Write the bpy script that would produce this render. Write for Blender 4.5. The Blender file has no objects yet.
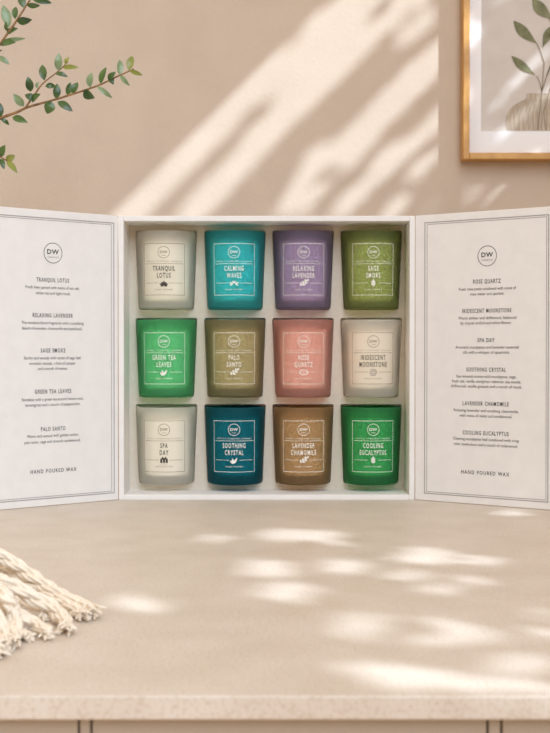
import bpy, bmesh, math, random
from mathutils import Vector, Matrix
random.seed(7)
sc = bpy.context.scene
COL = sc.collection

# ------------------------------------------------------------------ camera
F, CH, HZ, CX = 1205.0, 0.182, 350.0, 275.0       # focal length in px, camera height, horizon row, centre column
D = 1.46                                          # camera to box front
cam_d = bpy.data.cameras.new('camera')
cam = bpy.data.objects.new('camera', cam_d); COL.objects.link(cam)
cam.location = (0, -D, CH)
cam.rotation_euler = (math.radians(90) - math.atan((366.5-HZ)/F), 0, 0)
cam_d.sensor_width = 36; cam_d.lens = F/733*36
cam_d.clip_start = 0.02
cam_d.dof.use_dof = True; cam_d.dof.focus_distance = 1.27; cam_d.dof.aperture_fstop = 15
sc.camera = cam

# ------------------------------------------------------------------ light
KS = 0.80                                         # the sun travels along (-1, KS, -1)
YW = 0.55                                         # back wall
X0 = 1.0                                          # right wall
w = bpy.data.worlds.new('sky'); sc.world = w; w.use_nodes = True
bg = w.node_tree.nodes['Background']
bg.inputs[0].default_value = (1.0, 0.80, 0.61, 1)
_n = w.node_tree.nodes; _l = w.node_tree.links                     # the sky is brighter overhead than at the horizon
_tc = _n.new('ShaderNodeTexCoord'); _sx = _n.new('ShaderNodeSeparateXYZ'); _mr = _n.new('ShaderNodeMapRange')
_l.new(_tc.outputs['Generated'], _sx.inputs[0]); _l.new(_sx.outputs['Z'], _mr.inputs['Value'])
_mr.inputs['From Min'].default_value = -.2; _mr.inputs['From Max'].default_value = 1.0
_mr.inputs['To Min'].default_value = .24; _mr.inputs['To Max'].default_value = 1.30
_l.new(_mr.outputs[0], bg.inputs[1])
sd = bpy.data.lights.new('sun', 'SUN'); so = bpy.data.objects.new('sun', sd); COL.objects.link(so)
sd.energy = 4.6; sd.angle = math.radians(0.6); sd.color = (0.86, 0.99, 1.16)
so.rotation_euler = Vector((-1, KS, -1)).to_track_quat('-Z', 'Y').to_euler()
so.location = (3, -2, 3)
ad = bpy.data.lights.new('unseen_window_fill', 'AREA'); ao = bpy.data.objects.new('unseen_window_fill', ad); COL.objects.link(ao)  # added soft light from front right, standing in for an unseen window
ad.shape = 'RECTANGLE'; ad.size = 6.4; ad.size_y = 6.0; ad.energy = 600; ad.color = (0.78, 0.96, 1.18)
ao.location = (2.8, -6.5, 4.5)
ao.rotation_euler = (Vector((-0.1, 0, 0.15)) - ao.location).to_track_quat('-Z', 'Y').to_euler()
vs = sc.view_settings
sc.cycles.diffuse_bounces = 8; sc.cycles.glossy_bounces = 8
vs.view_transform = 'Standard'; vs.look = 'None'; vs.exposure = 0.06; vs.gamma = 1.0; vs.use_curve_mapping = False

# ------------------------------------------------------------------ helpers
def px2w(px, py, y):
    d = D + y
    return Vector(((px-CX)*d/F, y, CH + (HZ-py)*d/F))
def px2top(px, py, z=0.0):
    d = F*(CH-z)/(py-HZ)
    return Vector(((px-CX)*d/F, d-D, z))
def srgb(r, g, b):
    f = lambda c: (c/255/12.92) if c/255 <= .04045 else ((c/255+.055)/1.055)**2.4
    return (f(r), f(g), f(b), 1)
def mat(name, col, rough=.6, **kw):
    m = bpy.data.materials.new(name); m.use_nodes = True
    b = m.node_tree.nodes['Principled BSDF']
    b.inputs['Base Color'].default_value = col
    b.inputs['Roughness'].default_value = rough
    for k, v in kw.items(): b.inputs[k.replace('_', ' ')].default_value = v
    return m
def noise_mat(name, c1, c2, scale, rough=.6, detail=4, bump=0.0, bump_scale=None, pos=(.35, .65), stretch=(1, 1, 1)):
    m = mat(name, c1, rough); nt = m.node_tree; N = nt.nodes; L = nt.links
    b = N['Principled BSDF']
    tc = N.new('ShaderNodeTexCoord'); mp = N.new('ShaderNodeMapping'); mp.inputs['Scale'].default_value = stretch
    L.new(tc.outputs['Object'], mp.inputs['Vector'])
    n = N.new('ShaderNodeTexNoise'); n.inputs['Scale'].default_value = scale; n.inputs['Detail'].default_value = detail
    L.new(mp.outputs[0], n.inputs['Vector'])
    r = N.new('ShaderNodeValToRGB'); r.color_ramp.elements[0].position = pos[0]; r.color_ramp.elements[1].position = pos[1]
    r.color_ramp.elements[0].color = c1; r.color_ramp.elements[1].color = c2
    L.new(n.outputs['Fac'], r.inputs[0]); L.new(r.outputs[0], b.inputs['Base Color'])
    if bump:
        n2 = N.new('ShaderNodeTexNoise'); n2.inputs['Scale'].default_value = bump_scale or scale; n2.inputs['Detail'].default_value = 5
        L.new(mp.outputs[0], n2.inputs['Vector'])
        bp = N.new('ShaderNodeBump'); bp.inputs['Strength'].default_value = bump; bp.inputs['Distance'].default_value = .002
        L.new(n2.outputs['Fac'], bp.inputs['Height']); L.new(bp.outputs[0], b.inputs['Normal'])
    return m
def tag(o, label=None, cat=None, group=None, kind=None):
    if label: o['label'] = label
    if cat: o['category'] = cat
    if group: o['group'] = group
    if kind: o['kind'] = kind
    return o
def link(name, me, m=None, parent=None, smooth=False):
    o = bpy.data.objects.new(name, me); COL.objects.link(o)
    if m is not None: me.materials.append(m)
    if parent is not None: o.parent = parent
    if smooth:
        for p in me.polygons: p.use_smooth = True
    return o
def from_bm(name, bm, m=None, parent=None, smooth=False):
    me = bpy.data.meshes.new(name); bm.normal_update(); bm.to_mesh(me); bm.free()
    return link(name, me, m, parent, smooth)
def from_py(name, v, f, m=None, parent=None, smooth=False):
    me = bpy.data.meshes.new(name); me.from_pydata([tuple(p) for p in v], [], f); me.update()
    return link(name, me, m, parent, smooth)
def empty(name, loc=(0, 0, 0)):
    o = bpy.data.objects.new(name, None); COL.objects.link(o); o.location = loc; o.empty_display_size = .02
    return o
def box(bm, x0, x1, y0, y1, z0, z1, bev=0.0):
    vs_ = [bm.verts.new((x, y, z)) for x in (x0, x1) for y in (y0, y1) for z in (z0, z1)]
    idx = [(0, 1, 3, 2), (4, 6, 7, 5), (0, 4, 5, 1), (2, 3, 7, 6), (0, 2, 6, 4), (1, 5, 7, 3)]
    fs = [bm.faces.new([vs_[i] for i in q]) for q in idx]
    bmesh.ops.recalc_face_normals(bm, faces=fs)
    if bev:
        es = list({e for f in fs for e in f.edges})
        bmesh.ops.bevel(bm, geom=es, offset=bev, segments=2, affect='EDGES', profile=.5)
class MB:
    """collects vertices and faces of one mesh"""
    def __init__(s): s.v = []; s.f = []
    def add(s, v, f):
        n = len(s.v); s.v += [Vector(p) for p in v]; s.f += [tuple(i+n for i in q) for q in f]
    def quad(s, a, b, c, d): s.add([a, b, c, d], [(0, 1, 2, 3)])
    def tube(s, pts, rad, n=6, cap=True):
        if not hasattr(rad, '__len__'): rad = [rad]*len(pts)
        pts = [Vector(p) for p in pts]
        t0 = (pts[1]-pts[0]).normalized()
        u = t0.orthogonal().normalized()
        rings = []
        for i, p in enumerate(pts):
            t = (pts[min(i+1, len(pts)-1)] - pts[max(i-1, 0)])
            if t.length < 1e-9: t = t0
            t.normalize()
            u = (u - t*u.dot(t))
            u = u.normalized() if u.length > 1e-6 else t.orthogonal().normalized()
            q = t.cross(u)
            rings.append([p + (u*math.cos(2*math.pi*k/n) + q*math.sin(2*math.pi*k/n))*rad[i] for k in range(n)])
        base = [x for r in rings for x in r]
        fs = []
        for i in range(len(pts)-1):
            for k in range(n):
                fs.append((i*n+k, i*n+(k+1) % n, (i+1)*n+(k+1) % n, (i+1)*n+k))
        if cap:
            fs.append(tuple(range(n-1, -1, -1))); fs.append(tuple((len(pts)-1)*n+k for k in range(n)))
        s.add(base, fs)
    def build(s, name, m=None, parent=None, smooth=False): return from_py(name, s.v, s.f, m, parent, smooth)
def spline(pts, n=12):
    pts = [Vector(p) for p in pts]
    P = [pts[0]*2-pts[1]] + pts + [pts[-1]*2-pts[-2]]
    out = []
    for i in range(1, len(P)-2):
        for k in range(n):
            t = k/n
            a, b, c, d = P[i-1], P[i], P[i+1], P[i+2]
            out.append(.5*((2*b) + (c-a)*t + (2*a-5*b+4*c-d)*t*t + (3*b-a-3*c+d)*t**3))
    out.append(pts[-1])
    return out
def lathe(prof, n=64, cap0=True, cap1=True):
    """prof: list of (r, z); returns verts, faces around the z axis"""
    v, f = [], []
    for r, z in prof:
        for k in range(n):
            a = 2*math.pi*k/n; v.append((r*math.cos(a), r*math.sin(a), z))
    for i in range(len(prof)-1):
        for k in range(n): f.append((i*n+k, i*n+(k+1) % n, (i+1)*n+(k+1) % n, (i+1)*n+k))
    if cap0: f.append(tuple(range(n-1, -1, -1)))
    if cap1: f.append(tuple((len(prof)-1)*n+k for k in range(n)))
    return v, f
_gl = {}
def glyphs(s, spacing=1.0, bold=0.0):
    """flat lettering: 2-D vertices centred on the origin with unit capital height, faces, width"""
    key = (s, spacing, bold)
    if key in _gl: return _gl[key]
    c = bpy.data.curves.new('lettering', 'FONT'); c.body = s; c.size = 1; c.space_character = spacing
    c.resolution_u = 2; c.offset = bold; c.fill_mode = 'FRONT'; c.dimensions = '2D'
    o = bpy.data.objects.new('lettering', c); COL.objects.link(o)
    dg = bpy.context.evaluated_depsgraph_get(); dg.update()
    me = bpy.data.meshes.new_from_object(o.evaluated_get(dg))
    v = [(p.co.x, p.co.y) for p in me.vertices]; f = [tuple(p.vertices) for p in me.polygons]
    bpy.data.objects.remove(o); bpy.data.curves.remove(c); bpy.data.meshes.remove(me)
    x0 = min(p[0] for p in v); x1 = max(p[0] for p in v); ch = 0.70
    v = [((p[0]-(x0+x1)/2)/ch, p[1]/ch - .5) for p in v]
    _gl[key] = (v, f, (x1-x0)/ch)
    return _gl[key]
class Print:
    """flat printing in a (u, v) plane in metres, laid on a surface by a mapping"""
    def __init__(s): s.v = []; s.f = []
    def add(s, v, f):
        n = len(s.v); s.v += v; s.f += [tuple(i+n for i in q) for q in f]
    def text(s, t, u, v, cap, width=None, spacing=1.0, squeeze=1.0, bold=0.0):
        g, f, w_ = glyphs(t, spacing, bold)
        sx = (width/w_) if width else cap*squeeze
        s.add([(u+p[0]*sx, v+p[1]*cap) for p in g], f)
    def line(s, u0, v0, u1, v1, t, n=16):
        L = math.hypot(u1-u0, v1-v0); nx, ny = -(v1-v0)/L*t/2, (u1-u0)/L*t/2
        vv = []
        for i in range(n+1):
            a = i/n; u, v = u0+(u1-u0)*a, v0+(v1-v0)*a
            vv += [(u+nx, v+ny), (u-nx, v-ny)]
        s.add(vv, [(2*i, 2*i+1, 2*i+3, 2*i+2) for i in range(n)])
    def rect(s, u0, v0, u1, v1, t):
        s.line(u0-t/2, v0, u1+t/2, v0, t); s.line(u1, v0, u1, v1, t); s.line(u1+t/2, v1, u0-t/2, v1, t); s.line(u0, v1, u0, v0, t)
    def ring(s, u, v, r, t, n=40, sx=1.0):
        vv = []
        for i in range(n):
            a = 2*math.pi*i/n
            vv += [(u+sx*(r-t/2)*math.cos(a), v+(r-t/2)*math.sin(a)), (u+sx*(r+t/2)*math.cos(a), v+(r+t/2)*math.sin(a))]
        s.add(vv, [(2*i, 2*i+1, (2*i+3) % (2*n), (2*i+2) % (2*n)) for i in range(n)])
    def petal(s, u, v, L, wd, ang, n=8):
        ca, sa = math.cos(ang), math.sin(ang)
        vv = []
        for i in range(n+1):
            t = i/n; h = wd/2*math.sin(math.pi*t**.8)
            for e in (h, -h): vv.append((u+ca*L*t-sa*e, v+sa*L*t+ca*e))
        s.add(vv, [(2*i, 2*i+1, 2*i+3, 2*i+2) for i in range(n)])
    def build(s, name, mapping, m, parent): return from_py(name, [mapping(*p) for p in s.v], s.f, m, parent)

# ------------------------------------------------------------------ materials
M = {}
M['wall'] = noise_mat('beige_plaster', (.60, .49, .385, 1), (.64, .525, .415, 1), 9, .9, bump=.22, bump_scale=170)
def stone():
    m = noise_mat('cream_stone', (.615, .54, .455, 1), (.665, .595, .515, 1), 20, .48, detail=8, bump=.12, bump_scale=240)
    nt = m.node_tree; N = nt.nodes; L = nt.links; b = N['Principled BSDF']
    base = b.inputs['Base Color'].links[0].from_socket
    n = N.new('ShaderNodeTexNoise'); n.inputs['Scale'].default_value = 420; n.inputs['Detail'].default_value = 3
    tc = [x for x in N if x.type == 'TEX_COORD'][0]; L.new(tc.outputs['Object'], n.inputs['Vector'])
    r = N.new('ShaderNodeValToRGB'); r.color_ramp.elements[0].position = .33; r.color_ramp.elements[0].color = (.80, .73, .64, 1)
    r.color_ramp.elements[1].position = .52; r.color_ramp.elements[1].color = (1, 1, 1, 1)
    L.new(n.outputs['Fac'], r.inputs[0])
    mx = N.new('ShaderNodeMix'); mx.data_type = 'RGBA'; mx.blend_type = 'MULTIPLY'; mx.inputs[0].default_value = .6
    L.new(base, mx.inputs[6]); L.new(r.outputs[0], mx.inputs[7]); L.new(mx.outputs[2], b.inputs['Base Color'])
    return m
M['stone'] = stone()
M['cabinet'] = mat('beige_cabinet_paint', (.43, .36, .28, 1), .55)
M['paper'] = noise_mat('white_card', (.80, .782, .758, 1), (.83, .812, .788, 1), 60, .62)
M['tray'] = noise_mat('putty_flocked_tray', (.63, .56, .46, 1), (.66, .59, .49, 1), 180, .85)
M['ink'] = mat('dark_grey_ink', srgb(46, 44, 44), .6)
M['ink_line'] = mat('grey_line_ink', srgb(162, 159, 158), .6)
M['gold'] = noise_mat('brushed_gold_wood', srgb(190, 138, 66), srgb(206, 155, 82), 40, .36, stretch=(1, 1, 1))
M['gold'].node_tree.nodes['Principled BSDF'].inputs['Metallic'].default_value = .1
M['mount'] = mat('white_mount_board', srgb(250, 251, 253), .7)
M['artpaper'] = noise_mat('print_paper', srgb(212, 203, 194), srgb(220, 212, 203), 20, .75)
M['artleaf'] = noise_mat('printed_leaf', srgb(104, 106, 74), srgb(142, 143, 108), 60, .75)
M['artvase'] = noise_mat('printed_vase', srgb(176, 160, 140), srgb(204, 190, 172), 90, .75, stretch=(6, 1, .5))
M['artrib'] = mat('printed_rib', srgb(166, 149, 128), .75)
M['artstem'] = mat('printed_stem', srgb(146, 130, 106), .75)
M['leaf'] = noise_mat('green_leaf', srgb(46, 72, 38), srgb(84, 112, 52), 45, .32)
M['leaf2'] = noise_mat('pale_leaf', srgb(104, 128, 88), srgb(140, 160, 118), 45, .28)
M['leaf3'] = noise_mat('young_leaf', srgb(120, 132, 52), srgb(150, 150, 70), 45, .35)
M['twig'] = noise_mat('brown_twig', srgb(120, 88, 54), srgb(158, 122, 78), 120, .7)
M['cotton'] = noise_mat('cream_cotton', (.83, .745, .62, 1), (.89, .81, .69, 1), 300, .9)
M['terracotta'] = noise_mat('stoneware', srgb(180, 160, 138), srgb(196, 178, 156), 25, .8)
M['floor'] = noise_mat('oak_floor', srgb(170, 135, 98), srgb(190, 155, 115), 6, .55, stretch=(1, 8, 1))
M['frame_paint'] = mat('white_window_paint', srgb(235, 230, 222), .5)

# ------------------------------------------------------------------ setting
bm = bmesh.new(); box(bm, -2.2, X0+.12, YW, YW+.1, -.9, 2.4)
tag(from_bm('wall_back', bm, M['wall']), kind='structure')
bm = bmesh.new(); box(bm, -2.2, X0+.12, -7, YW+.1, -.95, -.9)
tag(from_bm('floor', bm, M['floor']), kind='structure')
# right wall with two window openings: (y0, y1, z0, z1)
WA = (-.52, .20, 1.07, X0+.702)
WB = (-1.78, -.64, .70, 1.22)
bm = bmesh.new(); xa, xb = X0, X0+.02
ymin = -1.95
box(bm, xa, xb, WA[1], YW, -.9, 2.4)
box(bm, xa, xb, WB[1], WA[0], -.9, 2.4)
box(bm, xa, xb, ymin, WB[0], -.9, 2.4)
box(bm, xa, xb, WA[0], WA[1], -.9, WA[2]-.002); box(bm, xa, xb, WA[0], WA[1], WA[3], 2.4)
box(bm, xa, xb, WB[0], WB[1], -.9, WB[2]-.002); box(bm, xa, xb, WB[0], WB[1], WB[3], 2.4)
tag(from_bm('wall_right', bm, M['wall']), kind='structure')
for i, W in enumerate((WA, WB)):
    bm = bmesh.new()
    y0, y1, z0, z1 = W; t = .012
    box(bm, xb-.02, xb+.005, y0-t, y0, z0-t, z1+t); box(bm, xb-.02, xb+.005, y1, y1+t, z0-t, z1+t)
    box(bm, xb-.02, xb+.005, y0, y1, z0-t, z0); box(bm, xb-.02, xb+.005, y0, y1, z1, z1+t)
    tag(from_bm('window_%d' % (i+1), bm, M['frame_paint']), kind='structure')

# ------------------------------------------------------------------ counter and cabinet
YF = F*CH/(697-HZ) - D                               # counter front edge
TH = 25*(D+YF)/F
bm = bmesh.new(); box(bm, -1.5, X0-.002, YF, YW-.001, -TH, 0, .0012)
tag(from_bm('countertop', bm, M['stone']), 'long cream stone countertop slab under the open gift box', 'countertop')
cab = empty('base_cabinet', (0, YF+.3, -.9))
tag(cab, 'beige base cabinet with flat doors below the stone countertop', 'cabinet')
def cabpart(name, *b):
    bm = bmesh.new(); x0, x1, y0, y1, z0, z1 = b
    box(bm, x0, x1, y0-cab.location.y, y1-cab.location.y, z0+.9, z1+.9, .0006)
    return from_bm(name, bm, M['cabinet'], cab)
yd = YF+.012; dd = D+yd
sx = [(p-CX)*dd/F for p in (78, 90.5, 488.5, 502.5)]
cabpart('carcass', -1.49, X0-.01, yd+.03, YW-.02, -.8, -TH-.0005)
cabpart('plinth', -1.49, X0-.01, yd+.07, YW-.03, -.9, -.8)
g = .0006
cabpart('door', -1.49, sx[0]-g, yd, yd+.02, -.8, -TH-.001)
cabpart('stile', sx[0]+g, sx[1]-g, yd, yd+.03, -.8, -TH-.001)
cabpart('door', sx[1]+g, sx[2]-g, yd, yd+.02, -.8, -TH-.001)
cabpart('stile', sx[2]+g, sx[3]-g, yd, yd+.03, -.8, -TH-.001)
cabpart('door', sx[3]+g, X0-.01, yd, yd+.02, -.8, -TH-.001)

# ------------------------------------------------------------------ gift box
XL, XR = (118.5-CX)*D/F, (414.8-CX)*D/F
ZT = CH + (HZ-216)*D/F
BD, BW = .102, .0065
root = empty('candle_gift_box', ((XL+XR)/2, 0, 0)); RX = root.location.x
tag(root, 'open white gift box with two printed doors holding twelve candles', 'gift box')
bm = bmesh.new()
box(bm, XL-RX, XL+BW-RX, 0, BD, 0, ZT, .0008); box(bm, XR-BW-RX, XR-RX, 0, BD, 0, ZT, .0008)
box(bm, XL+BW-RX, XR-BW-RX, 0, BD, 0, BW, .0008); box(bm, XL+BW-RX, XR-BW-RX, 0, BD, ZT-BW, ZT, .0008)
box(bm, XL+BW-RX, XR-BW-RX, BD-.004, BD, BW, ZT-BW)
from_bm('box_shell', bm, M['paper'], root)
# candles: rows and columns
CY, HC, RT, RB = .056, .0963, .0378, .0340
cols = [(p-CX)*(D+CY)/F for p in (166.5, 235, 303, 371)]
rowz = [CH + (HZ-233.2)*(D+CY)/F - HC, CH + (HZ-320.2)*(D+CY)/F - HC, CH + (HZ-406.4)*(D+CY)/F - HC]
# tray with twelve shaped openings
cu = bpy.data.curves.new('insert_tray', 'CURVE'); cu.dimensions = '2D'; cu.fill_mode = 'BOTH'; cu.extrude = .002
def poly(pts):
    s = cu.splines.new('POLY'); s.points.add(len(pts)-1); s.use_cyclic_u = True
    for q, p in zip(s.points, pts): q.co = (p[0], p[1], 0, 1)
poly([(XL+BW-RX, BW), (XR-BW-RX, BW), (XR-BW-RX, ZT-BW), (XL+BW-RX, ZT-BW)])
def rounded(corners, r, n=5):
    out = []
    m = len(corners)
    for i in range(m):
        p, a, b = Vector(corners[i]), Vector(corners[i-1]), Vector(corners[(i+1) % m])
        d1, d2 = (a-p).normalized(), (b-p).normalized()
        for k in range(n+1):
            t = k/n
            q = (p+d1*r)*(1-t)**2 + p*2*t*(1-t) + (p+d2*r)*t*t
            out.append((q.x, q.y))
    return out
e = .0007
for cx in cols:
    for z in rowz:
        x = cx-RX
        poly(rounded([(x-RB-e, z-.0004), (x+RB+e, z-.0004), (x+RT+e+.0003, z+HC+.003), (x-RT-e-.0003, z+HC+.003)], .0034))
to = bpy.data.objects.new('tmp', cu); COL.objects.link(to)
dg = bpy.context.evaluated_depsgraph_get(); dg.update()
me = bpy.data.meshes.new_from_object(to.evaluated_get(dg)); bpy.data.objects.remove(to)
me.materials.clear()
for v in me.vertices: v.co = (v.co.x, CY+.002+v.co.z, v.co.y)
tray = link('insert_tray', me, M['tray'], root)
tag(tray, 'putty coloured tray with twelve openings')

# doors (flaps)
def flap(hx, theta, sgn, W, pxs, logo, rows, edge_px):
    c, s = math.cos(theta), math.sin(theta)
    e = Vector((sgn*c, -s, 0)); n = Vector((-sgn*s, -c, 0))
    def inv(px):                                     # distance from the hinge of a column of the photograph
        k = (px-CX)/F
        return (k*D - hx)/(sgn*c + k*s)
    def mp_(off):
        def f(a, z, o=off):
            p = Vector((hx, 0, 0)) + e*a + n*o
            return (p.x-RX, p.y, z)
        return f
    t = .0032
    bm = bmesh.new()
    box(bm, 0.0006, W, -t, 0, .0006, ZT, .0006)
    for v in bm.verts:
        p = Vector((hx, 0, 0)) + e*v.co.x + n*v.co.y
        v.co = (p.x-RX, p.y, v.co.z)
    bmesh.ops.recalc_face_normals(bm, faces=bm.faces)
    fo = from_bm('door', bm, M['paper'], root)
    pr = Print()
    a0, a1 = [inv(p) for p in pxs[0]]; b0, b1 = [inv(p) for p in pxs[1]]
    for (a, b, mg, th) in ((a0, b0, .0093, .0011), (a1, b1, .0115, .0007)):
        pr.rect(min(a, b), mg, max(a, b), ZT-mg, th)
    pr.build('border_lines', mp_(.00025), M['ink_line'], fo)
    def zz(px, py):
        a = inv(px); return CH + (HZ-py)*(D - a*s)/F
    flip = sgn                                        # reading direction along a
    def put(P, t_, px, py, cap_px, w_px, spacing=1.0, bold=0.0):
        a = inv(px); m_ = (D-a*s)/F
        q = Print(); q.text(t_, 0, 0, cap_px*m_, abs(inv(px+w_px/2)-inv(px-w_px/2)), spacing, bold=bold)
        P.add([(a+flip*u, zz(px, py)+v) for u, v in q.v], q.f)
    lp = Print(); a = inv(logo[0]); m_ = (D-a*s)/F
    lp.ring(a, zz(*logo), 10.0*m_, .55*m_, 48)
    put(lp, 'DW', logo[0], logo[1]-1.3, 4.6, 11.6, 1.1, bold=.02)
    put(lp, 'CANDLES', logo[0], logo[1]+4.1, 1.4, 11.0, 1.3)
    lp.build('logo', mp_(.00028), M['ink'], fo)
    tp = None
    for kind, t_, px, py, w_ in rows:
        if kind != 'd':
            if tp: tp.build('printed_text', mp_(.00027), M['ink'], fo)
            tp = Print()
        if kind == 'h': put(tp, t_, px, py, 4.1, w_, 1.3, bold=.014)
        elif kind == 'w': put(tp, t_, px, py, 3.7, w_, 1.35, bold=.012)
        else: put(tp, t_, px, py, 3.0, w_)
    tp.build('printed_text', mp_(.00027), M['ink'], fo)
    return fo
rowsL = [('h', 'TRANQUIL LOTUS', 53, 280.1, 32.6), ('d', 'Fresh linen paired with notes of sea salt,', 53, 287.6, 54), ('d', 'white tea and light musk.', 53.4, 293.3, 35),
    ('h', 'RELAXING LAVENDER', 53, 315.4, 40), ('d', 'The timeless floral fragrance with a soothing', 53, 322.9, 62), ('d', 'blend of lavender, chamomile and patchouli.', 52.6, 328.4, 60),
    ('h', 'SAGE SMOKE', 53, 350.4, 24.5), ('d', 'Earthy and woody with notes of sage leaf,', 53, 357.8, 57), ('d', 'aromatic woods, a hint of juniper', 52.6, 363.2, 46), ('d', 'and a touch of vetiver.', 53, 368.4, 30),
    ('h', 'GREEN TEA LEAVES', 53, 391.3, 36.5), ('d', 'Revitalize with a green tea accord, lemon mint,', 53, 399, 61.5), ('d', 'lemongrass and a touch of peppermint.', 53, 404.4, 55),
    ('h', 'PALO SANTO', 53, 428.7, 24.5), ('d', 'Warm and sensual with golden amber,', 53, 435.4, 52), ('d', 'palo santo, sage and smooth sandalwood.', 52.6, 441.2, 56),
    ('w', 'HAND POURED WAX', 53.4, 470.6, 46)]
rowsR = [('h', 'ROSE QUARTZ', 486.7, 281.2, 27.5), ('d', 'Fresh rose petals combined with notes of', 487, 288.5, 57), ('d', 'rose water and jasmine.', 487, 293.6, 34),
    ('h', 'IRIDESCENT MOONSTONE', 486.5, 310.6, 49), ('d', 'Warm amber and driftwood, balanced', 486.8, 317.7, 58), ('d', 'by crystal orchid and white flower.', 485.8, 322.8, 51),
    ('h', 'SPA DAY', 486, 340.1, 17), ('d', 'Aromatic eucalyptus and lavender essential', 486.6, 347.1, 63), ('d', 'oils with a whisper of spearmint.', 486, 352.2, 47),
    ('h', 'SOOTHING CRYSTAL', 486, 369.6, 39.5), ('d', 'Sea mineral aroma with eucalyptus, sage,', 486, 376.4, 60), ('d', 'fresh oak, vanilla, evergreen oakmoss, sea woods,', 486, 381.4, 69), ('d', 'driftwood, vanilla grasses and a touch of musk.', 486, 386.4, 71),
    ('h', 'LAVENDER CHAMOMILE', 485.6, 403.7, 46), ('d', 'Relaxing lavender and soothing chamomile,', 486, 410.7, 65), ('d', 'with notes of violet and sandalwood.', 485.6, 416.0, 52.5),
    ('h', 'COOLING EUCALYPTUS', 485.6, 433.2, 46), ('d', 'Clearing eucalyptus leaf combined with crisp', 485.8, 439.5, 66), ('d', 'mint, tonka bean and a touch of cedarwood.', 485.6, 445.0, 64),
    ('w', 'HAND POURED WAX', 485.3, 473.2, 48)]
fl = flap(XL, math.radians(38), -1, .178, ((113.9, 111.4), (-14, -12)), (53.2, 253.2), rowsL, None)
tag(fl, 'white door printed with five scents, in brighter light')
fr = flap(XR, math.radians(34), 1, .1775, ((424.8, 427), (548.3, 546.4)), (487, 256), rowsR, None)
tag(fr, 'white door printed with six scents, in softer shade')

# ------------------------------------------------------------------ candles
WT, WS = .0866, .73                                  # wax top; wax radius as a share of the glass (it reads wider through the glass)
def prof_r(z): return RB + (RT-RB)*max(0, min(1, z/HC))
def jar_mesh():
    th, bz = .0026, .0095
    p = []
    rc = .004
    for k in range(6):                                # rounded foot
        a = math.pi/2*k/5
        p.append((RB-rc+rc*math.sin(a), rc-rc*math.cos(a)))
    for k in range(1, 13): z = rc+(HC-.0012-rc)*k/12; p.append((prof_r(z), z))
    p += [(prof_r(HC)-.0005, HC-.0003), (prof_r(HC)-th/2, HC), (prof_r(HC)-th+.0005, HC-.0003)]
    for k in range(4, -1, -1): z = WT-.0012+(HC-.0012-WT+.0012)*k/4; p.append((prof_r(z)-th, z))
    return lathe(p, 72)
def wax_mesh():
    z0, z1 = .0105, WT
    p = [(prof_r(z0)*WS-.005, z0), (prof_r(z0)*WS-.0015, z0+.0015), (prof_r(z0)*WS, z0+.005)]
    for k in range(1, 9): z = z0+.005+(z1-.003-z0-.005)*k/8; p.append((prof_r(z)*WS, z))
    p += [(prof_r(z1)*WS-.001, z1-.001), (prof_r(z1)*WS-.003, z1)]
    return lathe(p, 72)
def emblem(P, kind, v):
    mm = .00132
    if kind == 'lotus':
        for a, L, w_ in ((90, 4.4, 2.4), (55, 4.2, 2.2), (125, 4.2, 2.2), (22, 4.6, 2.0), (158, 4.6, 2.0), (-12, 3.6, 1.5), (192, 3.6, 1.5)):
            P.petal(0, v-2.0*mm, L*mm, w_*mm, math.radians(a))
    elif kind == 'wave':
        for x, y, a, L in ((-1, 0, 160, 4), (-1, -.4, 200, 3.6), (1, 0, 20, 4), (1, -.4, -20, 3.6), (0, 0, 60, 3.2), (0, 0, 120, 3.2), (-.4, 0, 90, 2.6)):
            P.petal(x*mm, v+(y-.3)*mm, L*mm, 1.3*mm, math.radians(a))
    elif kind == 'sprig':
        P.line(-3*mm, v-2.6*mm, 2.8*mm, v+2.2*mm, .4*mm)
        for t, a in ((.1, 100), (.3, -10), (.42, 95), (.62, 0), (.75, 85), (.95, 38)):
            P.petal((-3+5.8*t)*mm, v+(-2.6+4.8*t)*mm, 3.2*mm, 1.8*mm, math.radians(a))
    elif kind == 'leaves':
        for a, L in ((60, 6.5), (105, 5.5), (140, 4.6)):
            P.petal(-.3*mm, v-3*mm, L*mm, 2.1*mm, math.radians(a))
    elif kind == 'stone':
        P.ring(0, v, 2.6*mm, .7*mm, 7, 1.5)
        P.line(-2.2*mm, v+.8*mm, .6*mm, v-.2*mm, .4*mm); P.line(.6*mm, v-.2*mm, 2.6*mm, v+.9*mm, .4*mm); P.line(.6*mm, v-.2*mm, .2*mm, v-2.2*mm, .4*mm)
    elif kind == 'moon':
        P.ring(0, v, 3.2*mm, .45*mm, 6); P.ring(.2*mm, v, 1.5*mm, .45*mm, 12)
    elif kind == 'cone':
        for r_, (y, n_, s_) in enumerate(((-1.8, 3, 1.2), (-.2, 3, 1.2), (1.3, 2, 1.1))):
            for k in range(n_): P.petal((k-(n_-1)/2)*2*mm, v+(y-.6)*mm, 2.9*mm, 2.2*mm, math.radians(90+(k-(n_-1)/2)*-28))
    elif kind == 'herb':
        P.line(0, v-3.2*mm, 0, v+2.6*mm, .45*mm)
        for y in (-2, -.6, .8):
            P.petal(0, v+y*mm, 2.6*mm, 1.15*mm, math.radians(30)); P.petal(0, v+y*mm, 2.6*mm, 1.15*mm, math.radians(150))
        P.petal(0, v+1.6*mm, 2.4*mm, 1.6*mm, math.radians(90))
jar_v, jar_f = jar_mesh(); wax_v, wax_f = wax_mesh()
def glass_mat(name, col, clear=.82):
    return mat(name, col, .55, Transmission_Weight=clear, IOR=1.18)
def wax_mat(name, col):
    m = mat(name, col, .6)
    return m
cream_glass, cream_wax = (.98, .945, .84, 1), (.99, .95, .86, 1)
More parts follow.
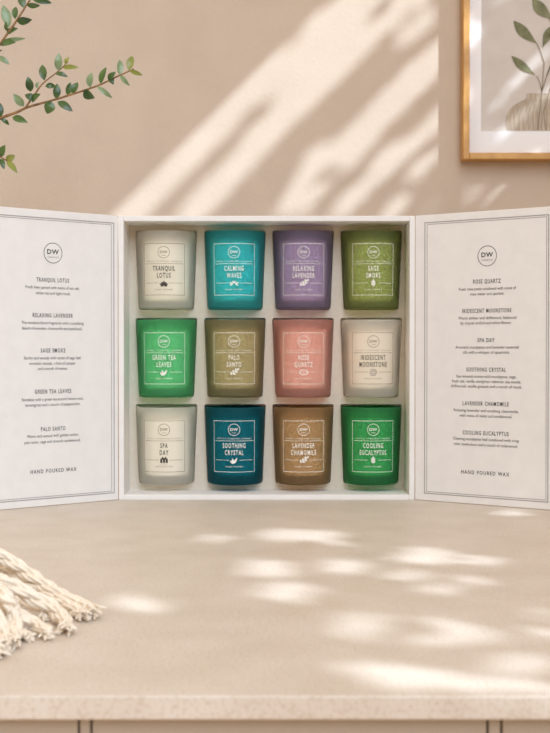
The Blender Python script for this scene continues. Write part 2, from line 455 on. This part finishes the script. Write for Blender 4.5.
CANDLES = [
 # row, column, name lines, emblem, glass, wax, dark ink?, label
 (0, 0, ('TRANQUIL', 'LOTUS'), 'lotus', cream_glass, cream_wax, True, 'frosted cream candle lettered TRANQUIL LOTUS, top left in the gift box'),
 (0, 1, ('CALMING', 'WAVES'), 'wave', (0.09, 0.61, 0.62, 1), (0.40, 0.95, 0.95, 1), False, 'turquoise glass candle lettered CALMING WAVES in the gift box'),
 (0, 2, ('RELAXING', 'LAVENDER'), 'sprig', (0.46, 0.38, 0.52, 1), (0.95, 0.82, 0.95, 1), False, 'purple glass candle lettered RELAXING LAVENDER in the gift box'),
 (0, 3, ('SAGE', 'SMOKE'), 'herb', (0.4, 0.47, 0.17, 1), (0.95, 0.95, 0.7, 1), False, 'olive green glass candle lettered SAGE SMOKE in the gift box'),
 (1, 0, ('GREEN TEA', 'LEAVES'), 'leaves', (0.18, 0.68, 0.31, 1), (0.75, 0.95, 0.75, 1), False, 'light bright green glass candle lettered GREEN TEA LEAVES in the gift box'),
 (1, 1, ('PALO', 'SANTO'), 'sprig', (0.5, 0.44, 0.24, 1), (0.98, 0.92, 0.75, 1), False, 'khaki brown glass candle lettered PALO SANTO in the gift box'),
 (1, 2, ('ROSE', 'QUARTZ'), 'stone', (0.88, 0.50, 0.42, 1), (0.98, 0.86, 0.76, 1), False, 'salmon pink glass candle lettered ROSE QUARTZ in the gift box'),
 (1, 3, ('IRIDESCENT', 'MOONSTONE'), 'moon', (0.98, 0.925, 0.82, 1), (0.99, 0.93, 0.83, 1), True, 'frosted ivory candle lettered IRIDESCENT MOONSTONE below the olive candle'),
 (2, 0, ('SPA', 'DAY'), 'cone', cream_glass, (.985, .955, .88, 1), True, 'frosted cream candle lettered SPA DAY, bottom left in the gift box'),
 (2, 1, ('SOOTHING', 'CRYSTAL'), 'leaves', (0.012, 0.20, 0.25, 1), (0.3, 0.75, 0.8, 1), False, 'dark teal blue glass candle lettered SOOTHING CRYSTAL in the gift box'),
 (2, 2, ('LAVENDER', 'CHAMOMILE'), 'sprig', (0.54, 0.36, 0.18, 1), (0.98, 0.88, 0.75, 1), False, 'caramel brown glass candle lettered LAVENDER CHAMOMILE in the gift box'),
 (2, 3, ('COOLING', 'EUCALYPTUS'), 'herb', (0.085, 0.45, 0.165, 1), (0.6, 0.95, 0.65, 1), False, 'deep green glass candle lettered COOLING EUCALYPTUS, bottom right in the gift box'),
]
M['ink_dark'] = mat('black_label_ink', srgb(58, 54, 46), .6)
M['ink_tan'] = mat('taupe_label_ink', srgb(150, 140, 122), .6)
M['ink_light'] = mat('white_label_ink', srgb(238, 236, 226), .6)
for (r, c, nm, em, gc, wc, dark, lab) in CANDLES:
    t = empty('scented_candle', (cols[c], CY, rowz[r]))
    tag(t, lab, 'candle', 'scented candles in the gift box')
    key = nm[0].lower().replace(' ', '_')
    jo = from_py('glass_jar', jar_v, jar_f, glass_mat(key+'_glass', gc, 0.76 if dark else .80), t, True)
    wx = from_py('wax', wax_v, wax_f, wax_mat(key+'_wax', wc), t, True)
    wk = MB(); wk.tube([(0, 0, WT), (.0002, 0, .090), (.0008, .0004, .0935)], .0008, 8)
    wk.build('wick', M['cotton'], t, True)
    def on_jar(off):
        def f(u, v):
            v = v-.0016
            rr = prof_r(v)+off; a = u/prof_r(v)
            return (rr*math.sin(a), -rr*math.cos(a), v)
        return f
    mm = .001; HWD = 27.2*mm
    lb = Print()
    lb.rect(-HWD, 18.6*mm, HWD, 81.6*mm, .55*mm)
    lb.line(-HWD+2*mm, 57.0*mm, HWD-2*mm, 57.0*mm, .45*mm)
    lb.line(-HWD+3*mm, 33.3*mm, -6.5*mm, 33.3*mm, .45*mm); lb.line(6.5*mm, 33.3*mm, HWD-3*mm, 33.3*mm, .45*mm)
    lb.text('RICHLY SCENTED CANDLE', 0, 59.9*mm, 1.7*mm, 45*mm, 1.25)
    lb.text('HAND POURED', 0, 25.3*mm, 1.7*mm, 22*mm, 1.2)
    lo = lb.build('label_print', on_jar(.00022), M['ink_tan'] if dark else M['ink_light'], t)
    lg = Print(); lg.ring(0, 70.9*mm, 7.1*mm, .6*mm, 40); lg.text('DW', 0, 71.2*mm, 3.5*mm, 9.4*mm, bold=.02)
    lg.line(-2.6*mm, 67.0*mm, 2.6*mm, 67.0*mm, .5*mm, 4)
    lg.build('logo', on_jar(.00024), M['ink_tan'] if dark else M['ink_light'], lo)
    ti = Print()
    for k, s_ in enumerate(nm):
        ti.text(s_, 0, (51.3-8.6*k)*mm, 6.0*mm, None, 1.30, .54, bold=.018)
    emblem(ti, em, 32.9*mm)
    ti.build('name_text', on_jar(.00025), M['ink_dark'] if dark else M['ink_light'], lo)

# ------------------------------------------------------------------ framed picture on the wall
FT = .030                                             # how far the frame stands off the wall
yfr = YW-FT
def fx(px): return (px-CX)*(D+yfr)/F
def fz(py): return CH+(HZ-py)*(D+yfr)/F
x0, z0 = fx(462.6), fz(159.6); x1, z1 = x0+.36, z0+.48
fo = empty('framed_picture', ((x0+x1)/2, YW-.0005, z0))
tag(fo, 'gold framed botanical print hanging on the beige wall', 'picture')
ox, oy, oz = fo.location
def fbox(bm, a, b, c, d, e_, f_, bev=0): box(bm, a-ox, b-ox, c-oy, d-oy, e_-oz, f_-oz, bev)
fw = fx(469.2)-fx(462.6)
bm = bmesh.new()
fbox(bm, x0, x0+fw, yfr, YW-.001, z0, z1, .0012); fbox(bm, x1-fw, x1, yfr, YW-.001, z0, z1, .0012)
fbox(bm, x0+fw, x1-fw, yfr, YW-.001, z0, z0+fw, .0012); fbox(bm, x0+fw, x1-fw, yfr, YW-.001, z1-fw, z1, .0012)
from_bm('frame', bm, M['gold'], fo)
ym = YW-.010
bm = bmesh.new()
mt = fz(129.6)-z0-fw; ml = fx(482.6)-x0-fw
fbox(bm, x0+fw, x0+fw+ml, ym, YW-.004, z0+fw, z1-fw); fbox(bm, x1-fw-ml, x1-fw, ym, YW-.004, z0+fw, z1-fw)
fbox(bm, x0+fw+ml, x1-fw-ml, ym, YW-.004, z0+fw, z0+fw+mt); fbox(bm, x0+fw+ml, x1-fw-ml, ym, YW-.004, z1-fw-mt, z1-fw)
from_bm('mount_board', bm, M['mount'], fo)
bm = bmesh.new(); fbox(bm, x0+fw, x1-fw, YW-.004, YW-.0015, z0+fw, z1-fw)
art = from_bm('art_print', bm, M['artpaper'], fo)
ya = YW-.0042
def pp(px, py, k=0): return ((px-CX)*(D+ya)/F-ox, ya-.0002*k-oy, CH+(HZ-py)*(D+ya)/F-oz)
# vase of the print
vp = [(506, 131.2), (504.5, 125), (505, 118), (508, 111.5), (513, 106), (519.5, 102.2), (524.5, 100), (526, 97.5), (525.5, 94.8), (527.5, 94)]
cxv = 541
pts = [pp(a, b, 1) for a, b in vp] + [pp(2*cxv-a, b, 1) for a, b in reversed(vp)]
from_py('printed_vase', pts, [tuple(range(len(pts)))], M['artvase'], art)
mbv = MB()
for k in range(-7, 8):
    q = []
    for a, b in vp[:-3]:
        q.append(Vector(pp(cxv+(a-cxv)*k/8, b, 2)))
    for i in range(len(q)-1):
        wv = Vector((.0005, 0, 0))
        mbv.quad(q[i]-wv, q[i]+wv, q[i+1]+wv, q[i+1]-wv)
mbv.build('vase_ribs', M['artrib'], art)
ms = MB(); ml_ = MB()
def artline(P, w_):
    q = [Vector(pp(a, b, 3)) for a, b in P]
    for i in range(len(q)-1):
        d = (q[i+1]-q[i]).normalized(); nn = Vector((-d.z, 0, d.x))*w_
        ms.quad(q[i]-nn, q[i]+nn, q[i+1]+nn, q[i+1]-nn)
def artleaf(a, b, w_, n=10):
    A, B = Vector(pp(*a, 4)), Vector(pp(*b, 4)); d = B-A; nn = Vector((-d.z, 0, d.x)).normalized()
    w_ = w_*(D+yfr)/F; v = []
    for i in range(n+1):
        t = i/n; h = w_/2*math.sin(math.pi*t**1.25)*(1 if t < 1 else 0)
        c_ = A+d*t+nn*(.12*w_*math.sin(math.pi*t)); v += [c_+nn*h, c_-nn*h]
    ml_.add(v, [(2*i, 2*i+1, 2*i+3, 2*i+2) for i in range(n)])
artline([(537, 131), (539, 110), (541, 92), (546, 76), (552, 60), (556, 40)], .0009)
artline([(541, 92), (543, 64), (540, 54), (536, 45)], .0007)
artline([(541, 92), (539, 84), (536, 77)], .0007)
artline([(546, 76), (552, 62)], .0007)
artline([(545, 131), (543, 112), (549, 90), (562, 66)], .0008)
artline([(556, 40), (552, 28), (548, 20)], .0007)
artleaf((536.5, 45), (512.5, 22), 10.5); artleaf((534.5, 76), (510.5, 57), 8.5)
artleaf((552, 21), (531, 0), 12); artleaf((541.5, 49), (553, 26), 9); artleaf((560, 62), (580, 46), 10); artleaf((556, 40), (568, 10), 11)
artleaf((562, 66), (590, 70), 10)
ms.build('printed_stems', M['artstem'], art); ml_.build('printed_leaves', M['artleaf'], art)

# ------------------------------------------------------------------ leafy plant reaching in from the side
YB = .14
plant = empty('leafy_potted_plant', (-.60, YB, 0))
tag(plant, 'leafy plant with small green leaves on thin branches against the wall', 'plant')
po = plant.location
v, f = lathe([(.055, 0), (.075, .02), (.085, .07), (.078, .13), (.06, .16), (.054, .158), (.07, .125), (.07, .12)], 40)
from_py('pot', v, f, M['terracotta'], plant, True)
Z = 3.4375
def bp_(x, y, dy=0.0):                                # zoomed column/row of the plant
    return px2w(x/Z, y/Z, YB+dy) - po
tr = MB()
trunk_top = Vector((.02, 0, .50))
tr.tube(spline([(0, 0, .10), (.006, .004, .25), (.0, 0, .38), trunk_top], 8), [.0055-.0022*i/24 for i in range(25)], 8)
tr.build('stem', M['twig'], plant, True)
def leaf_geo(mb, A, B, w_, roll, n=6, curl=.0025):
    A, B = Vector(A), Vector(B); d = B-A
    view = Vector((0, -1, 0)); side = d.cross(view)
    side = side.normalized() if side.length > 1e-8 else Vector((1, 0, 0))
    nrm = side.cross(d).normalized()
    if nrm.y > 0: nrm = -nrm
    cr, sr = math.cos(roll), math.sin(roll)
    s2 = side*cr + nrm*sr; n2 = nrm*cr - side*sr
    v = []
    for i in range(n+1):
        t = i/n; h = w_/2*(math.sin(math.pi*min(1, t**.85))**.8 if 0 < t < 1 else 0.03)
        c_ = A+d*t - n2*(curl*math.sin(math.pi*t)*-1)
        v += [c_+s2*h+n2*h*.28, c_, c_-s2*h+n2*h*.28]
    f = []
    for i in range(n):
        f += [(3*i, 3*i+1, 3*i+4, 3*i+3), (3*i+1, 3*i+2, 3*i+5, 3*i+4)]
    mb.add(v, f)
rl = random.Random(3)
def branch(paths, leaves, start):
    b = MB()
    for i, P in enumerate(paths):
        q = [bp_(*p) for p in P]
        if i == 0: q = [Vector(start)] + q
        sp = spline(q, 8); n = len(sp)
        r0, r1 = (.0024, .0009) if i == 0 else (.0014, .0006)
        b.tube(sp, [r0+(r1-r0)*k/(n-1) for k in range(n)], 7)
    bo = b.build('branch', M['twig'], plant, True)
    sets = {'leaf': MB(), 'leaf2': MB(), 'leaf3': MB()}
    for (x0_, y0_, x1_, y1_, w_, k) in leaves:
        A = bp_(x0_, y0_, 0); B = bp_(x1_, y1_, rl.uniform(-.012, .008))
        wm = w_/Z*(D+YB)/F
        leaf_geo(sets[k], A, B, wm*1.05, rl.uniform(-.45, .45))
    for k, nm in (('leaf', 'leaves'), ('leaf2', 'pale_leaves'), ('leaf3', 'young_leaves')):
        if sets[k].v: sets[k].build(nm, M[k], bo, True)
branch([[(-60, 440), (0, 410), (60, 388), (100, 370), (200, 342), (330, 300), (400, 268), (462, 240)],
        [(92, 370), (120, 330), (150, 290), (200, 250), (236, 216)]],
  [(85, 368, 48, 325, 26, 'leaf2'), (45, 405, 98, 424, 24, 'leaf'), (122, 350, 88, 328, 26, 'leaf'), (112, 352, 142, 326, 26, 'leaf'), (108, 318, 98, 266, 27, 'leaf'),
   (155, 280, 148, 226, 26, 'leaf'), (158, 300, 192, 298, 20, 'leaf'), (195, 343, 198, 290, 26, 'leaf'), (178, 350, 164, 394, 36, 'leaf'), (200, 352, 252, 386, 26, 'leaf'),
   (232, 330, 244, 286, 22, 'leaf'), (250, 326, 270, 286, 24, 'leaf'), (288, 316, 328, 340, 32, 'leaf'), (335, 300, 388, 340, 17, 'leaf2'), (312, 304, 318, 252, 26, 'leaf2'),
   (348, 292, 368, 234, 24, 'leaf'), (375, 282, 400, 250, 22, 'leaf'), (378, 278, 392, 294, 20, 'leaf'), (412, 262, 414, 208, 22, 'leaf2'), (416, 262, 448, 298, 16, 'leaf2'),
   (444, 246, 456, 196, 25, 'leaf3'), (448, 246, 492, 262, 15, 'leaf3'), (202, 246, 206, 186, 26, 'leaf2'), (218, 236, 274, 236, 17, 'leaf3'), (192, 256, 236, 268, 18, 'leaf'),
   (228, 226, 242, 200, 16, 'leaf3'), (130, 308, 138, 284, 14, 'leaf2'), (0, 408, 4, 356, 24, 'leaf'), (4, 412, 34, 432, 16, 'leaf'), (-30, 425, -40, 380, 22, 'leaf')],
  trunk_top)
branch([[(-70, 260), (-20, 190), (0, 160), (50, 90), (80, 45), (116, -12), (150, -80)]],
  [(34, 98, 14, 22, 32, 'leaf2'), (56, 70, 58, 28, 22, 'leaf'), (62, 78, 114, 72, 26, 'leaf'), (26, 124, 66, 102, 24, 'leaf'), (6, 158, 58, 150, 26, 'leaf'), (18, 142, 92, 136, 14, 'leaf2'),
   (30, 112, 24, 78, 14, 'leaf'), (84, 32, 70, -8, 26, 'leaf'), (95, 22, 142, 24, 18, 'leaf'), (112, 0, 182, 16, 22, 'leaf'), (0, 185, 10, 178, 14, 'leaf'), (-10, 200, 36, 226, 22, 'leaf2'), (-20, 250, -2, 292, 20, 'leaf2'),
   (120, -20, 160, -50, 24, 'leaf')],
  trunk_top)
branch([[(-70, 520), (-20, 532), (0, 540), (30, 556)]],
  [(0, 540, 20, 500, 26, 'leaf'), (22, 552, 54, 536, 24, 'leaf3'), (26, 556, 62, 598, 20, 'leaf3'), (2, 548, 16, 584, 20, 'leaf'), (-10, 536, -2, 580, 18, 'leaf')],
  trunk_top)

# ------------------------------------------------------------------ fringed cotton throw
th = empty('fringed_cotton_throw', (-.30, -.62, 0))
tag(th, 'cream cotton throw end with twisted rope fringe lying on the countertop', 'throw')
to_ = th.location
rr_ = random.Random(11)
def rope(P, r=.0042, pitch=.062, strands=3, yarns=4, fray=True, fl=.018, phase=0.0):
    """P: (column, row, height above the counter)"""
    pts = [px2top(a, b, z+r) for a, b, z in P]
    for q, (a, b, z) in zip(pts, P): q.z = z+r
    sp = spline(pts, 14)
    L = [0]
    for i in range(1, len(sp)): L.append(L[-1]+(sp[i]-sp[i-1]).length)
    mb = MB()
    def frame(i):
        t = (sp[min(i+1, len(sp)-1)]-sp[max(i-1, 0)]).normalized()
        a = t.cross(Vector((0, 0, 1))).normalized(); b = a.cross(t)
        return t, a, b
    rs = r*.52
    for s in range(strands):
        for y in range(yarns):
            q = []
            for i, p in enumerate(sp):
                t, a, b = frame(i)
                an = phase+2*math.pi*(s/strands + L[i]/pitch)
                tp_ = 1 - .75*max(0, 1-(len(sp)-1-i)/9)**1.5          # the cord closes up at its tip
                off = (a*math.cos(an)+b*math.sin(an))*r*.56*tp_
                a2 = 2*math.pi*(y/yarns - L[i]/(pitch*.9)) + s
                rad = (a*math.cos(a2)+b*math.sin(a2))*rs*.62*tp_
                jit = Vector((rr_.gauss(0, 1), rr_.gauss(0, 1), rr_.gauss(0, 1)))*r*.02
                q.append(p+off+rad+jit-to_)
            q = [Vector((u.x, u.y, max(u.z, .0011))) for u in q]
            mb.tube(q, rs*.58, 6)
    co = mb.build('fringe_cord', M['cotton'], th, True)
    if fray:
        fb = MB(); i = len(sp)-1; t, a, b = frame(i)
        t = Vector((t.x, t.y, 0)).normalized()
        for k in range(26):
            an = rr_.uniform(0, 2*math.pi); ra = r*.85*math.sqrt(rr_.random())
            o = sp[i] - t*rr_.uniform(.003, .012) + (a*math.cos(an)+b*math.sin(an))*ra
            sd_ = rr_.gauss(0, .22); dn = rr_.uniform(-.10, .25)
            le = fl*rr_.uniform(.7, 1.2)
            d1 = (t + a*sd_*.5 + b*dn).normalized(); d2 = (t + a*(sd_*1.8+rr_.gauss(0, .2)) + b*(dn-.15)).normalized()
            q = spline([o, o+d1*le*.5, o+d1*le*.5+d2*le*.5], 4)
            q = [Vector((u.x, u.y, max(u.z, .0007)))-to_ for u in q]
            fb.tube(q, [.001]*(len(q)-2)+[.0008, .0004], 5)
        fb.build('frayed_end', M['cotton'], co, True)
rope([(-30, 548, .030), (0, 556, .024), (14, 565, .018), (30, 576, .012), (46, 588, .006), (66, 600, .002), (84, 608, 0), (91, 612, 0)], .0050, phase=.3, fl=.012)
rope([(-30, 556, .016), (0, 568, .012), (20, 580, .008), (38, 592, .003), (56, 601, .001), (72, 610, 0), (82, 616, 0)], .0042, phase=1.3, fl=.012)
rope([(-40, 566, .026), (0, 582, .020), (18, 590, .015), (36, 600, .009), (52, 609, .004), (62, 620, 0), (66, 627, 0)], .0050, phase=2.2, fl=.013)
rope([(-40, 590, .014), (0, 606, .010), (18, 617, .006), (34, 625, .001), (44, 633, 0)], .0046, phase=.9, fl=.012)
rope([(-40, 572, .030), (-10, 585, .024), (5, 598, .020), (13, 612, .011), (15, 628, .003), (13, 642, 0)], .0044, phase=2.9, fl=.012)
rope([(-50, 596, .020), (-14, 608, .014), (-2, 622, .008), (4, 636, .001), (3, 646, 0)], .0044, phase=.1, fl=.013)
rope([(-50, 620, .010), (-20, 632, .005), (-8, 644, 0), (-4, 652, 0)], .0044, phase=1.1, fl=.012)
rope([(-40, 584, .006), (0, 598, .003), (18, 603, 0), (26, 607, 0)], .0034, phase=1.7, fl=.008)
rope([(-20, 600, .002), (14, 610, .001), (34, 614, 0), (44, 618, 0)], .0030, phase=.5, fl=.007)
rope([(-40, 598, .003), (6, 628, .001), (20, 634, 0), (27, 637, 0)], .0032, phase=.5, fl=.010)
# woven body of the throw
bw = MB()
A = px2top(-25, 556, .02); B = px2top(-40, 620, .01)
n1, n2_ = 24, 30
gv = []
for i in range(n1+1):
    for j in range(n2_+1):
        s = i/n1; t = j/n2_
        p = A.lerp(B, s) + Vector((-.32*t, .05*t, 0))
        p.z = .006+.022*math.exp(-((t-.1)/.25)**2)*(1-.5*s) + .0022*math.sin(s*26)*math.cos(t*34) + .003
        gv.append(p-to_)
gf = [(i*(n2_+1)+j, i*(n2_+1)+j+1, (i+1)*(n2_+1)+j+1, (i+1)*(n2_+1)+j) for i in range(n1) for j in range(n2_)]
bo = from_py('woven_body', gv, gf, M['cotton'], th, True)
sm = bo.modifiers.new('thickness', 'SOLIDIFY'); sm.thickness = .006; sm.offset = -1

# ------------------------------------------------------------------ tree outside the windows
# unseen; leaves are left out so sun streaks and patches fall where wanted
STREAK = [((106, 239), (228, 117), 12.5), ((220, 122), (262, 78), 12), ((255, 83), (284, 52), 7), ((270, 90), (320, 40), 12), ((315, 40), (378, -14), 15),
  ((185, 219), (266, 138), 11.5), ((255, 144), (340, 62), 13), ((330, 74), (370, 34), 11), ((383, 26), (425, -12), 8), ((400, 42), (430, 16), 6),
  ((340, 158), (392, 102), 14), ((385, 108), (456, 41), 13), ((490, 8), (540, -42), 1), ((284, 212), (322, 150), 8), ((300, 210), (320, 188), 6),
  ((338, 216), (392, 156), 7), ((388, 160), (440, 120), 7), ((412, 178), (440, 150), 5), ((380, 222), (404, 198), 5), ((436, 208), (470, 190), 7),
  ((440, 120), (452, 108), 7), ((486, 112), (560, 40), .5), ((484, 150), (560, 84), .5), ((490, 204), (560, 150), 6)]
BLOB = [(215, 539, 16, 5), (285, 535, 29, 6.5), (325, 536, 20, 6), (336, 544, 12, 3.5), (267, 569, 32, 9), (344, 567, 28, 9), (289, 593, 32, 11), (362, 627, 31, 19), (369, 669, 26, 11),
  (425, 556, 34, 9), (483, 562, 18, 6), (408, 575, 21, 5), (472, 581, 18, 5), (441, 590, 18, 5.5), (466, 636, 42, 11), (423, 642, 24, 8), (435, 622, 18, 6),
  (543, 616, 18, 8), (548, 636, 22, 9), (525, 665, 48, 13), (419, 681, 52, 15), (357, 669, 26, 10), (503, 687, 38, 11), (130, 602, 22, 8), (140, 606, 22, 8), (514, 513, 16, 3.5), (555, 690, 20, 8)]
def w2px(x, y, z): d = D+y; return CX+x*F/d, HZ-(z-CH)*F/d
def lit(x, y, z):                                     # does sun through this point of the right wall reach a bright patch?
    t = (YW-y)/KS; tz = z
    if t < tz:                                        # meets the back wall
        hx, hz = x-t, z-t
        px, py = w2px(hx, YW, hz); mg = 5.0
        for (a, b, r) in STREAK:
            dx, dy = b[0]-a[0], b[1]-a[1]; q = max(0, min(1, ((px-a[0])*dx+(py-a[1])*dy)/(dx*dx+dy*dy)))
            if math.hypot(px-a[0]-q*dx, py-a[1]-q*dy) < r*.95+mg: return True
        return False
    hx, hy = x-tz, y+KS*tz
    if hy < YF-.3: return False
    px, py = w2px(hx, hy, 0)
    m_ = F/(D+hy)*.004
    for (cx, cy, rx, ry) in BLOB:
        if cy > 605: rx, ry = rx*.84, ry*.82
        if ((px-cx)/(rx+m_*.9))**2 + ((py-cy)/(ry+m_*CH/(D+hy)*1.2))**2 < 1: return True
    return False
tree = empty('gobo_tree', (1.75, -.75, -.9))
tag(tree, 'unseen leafy tree outside the side windows, crown shaped to cast the sun patches', 'tree')
tl = random.Random(5)
crown = MB()
sund = Vector((-1, KS, -1))
for W in (WA, WB):
    y0, y1, z0, z1 = W[0]-.05, W[1]+.03, W[2]-.05, W[3]+.04
    st = .0092
    ny, nz = int((y1-y0)/st), int((z1-z0)/st)
    for i in range(ny):
        for j in range(nz):
            y = y0+st*(i+tl.random()); z = z0+st*(j+tl.random())
            if lit(X0, y, z): continue
            ext = .30+.45*tl.random()                 # how far beyond the wall
            P = Vector((X0, y, z)) - sund*ext
            L, wd = tl.uniform(.025, .033), tl.uniform(.014, .019)
            dirv = Vector((tl.gauss(0, 1), tl.gauss(0, 1), tl.gauss(0, 1)))
            dirv = dirv - sund*dirv.dot(sund)/sund.dot(sund)*.85
            dirv.normalize()
            sv = dirv.cross(sund).normalized()
            tip = P+dirv*L/2; bs = P-dirv*L/2
            crown.add([bs, P+sv*wd/2-dirv*L*.05, tip, P-sv*wd/2-dirv*L*.05], [(0, 1, 2, 3)])
tb = MB(); base = tree.location
tb.tube(spline([(0, 0, 0), (.03, .02, .9), (-.02, 0, 1.6), (.03, .05, 2.2), (.05, .1, 2.9)], 8), [.06-.04*i/32 for i in range(33)], 10)
tb.build('trunk', M['twig'], tree, True)
crown.v = [p-base for p in crown.v]
cr = crown.build('crown', M['leaf'], tree)
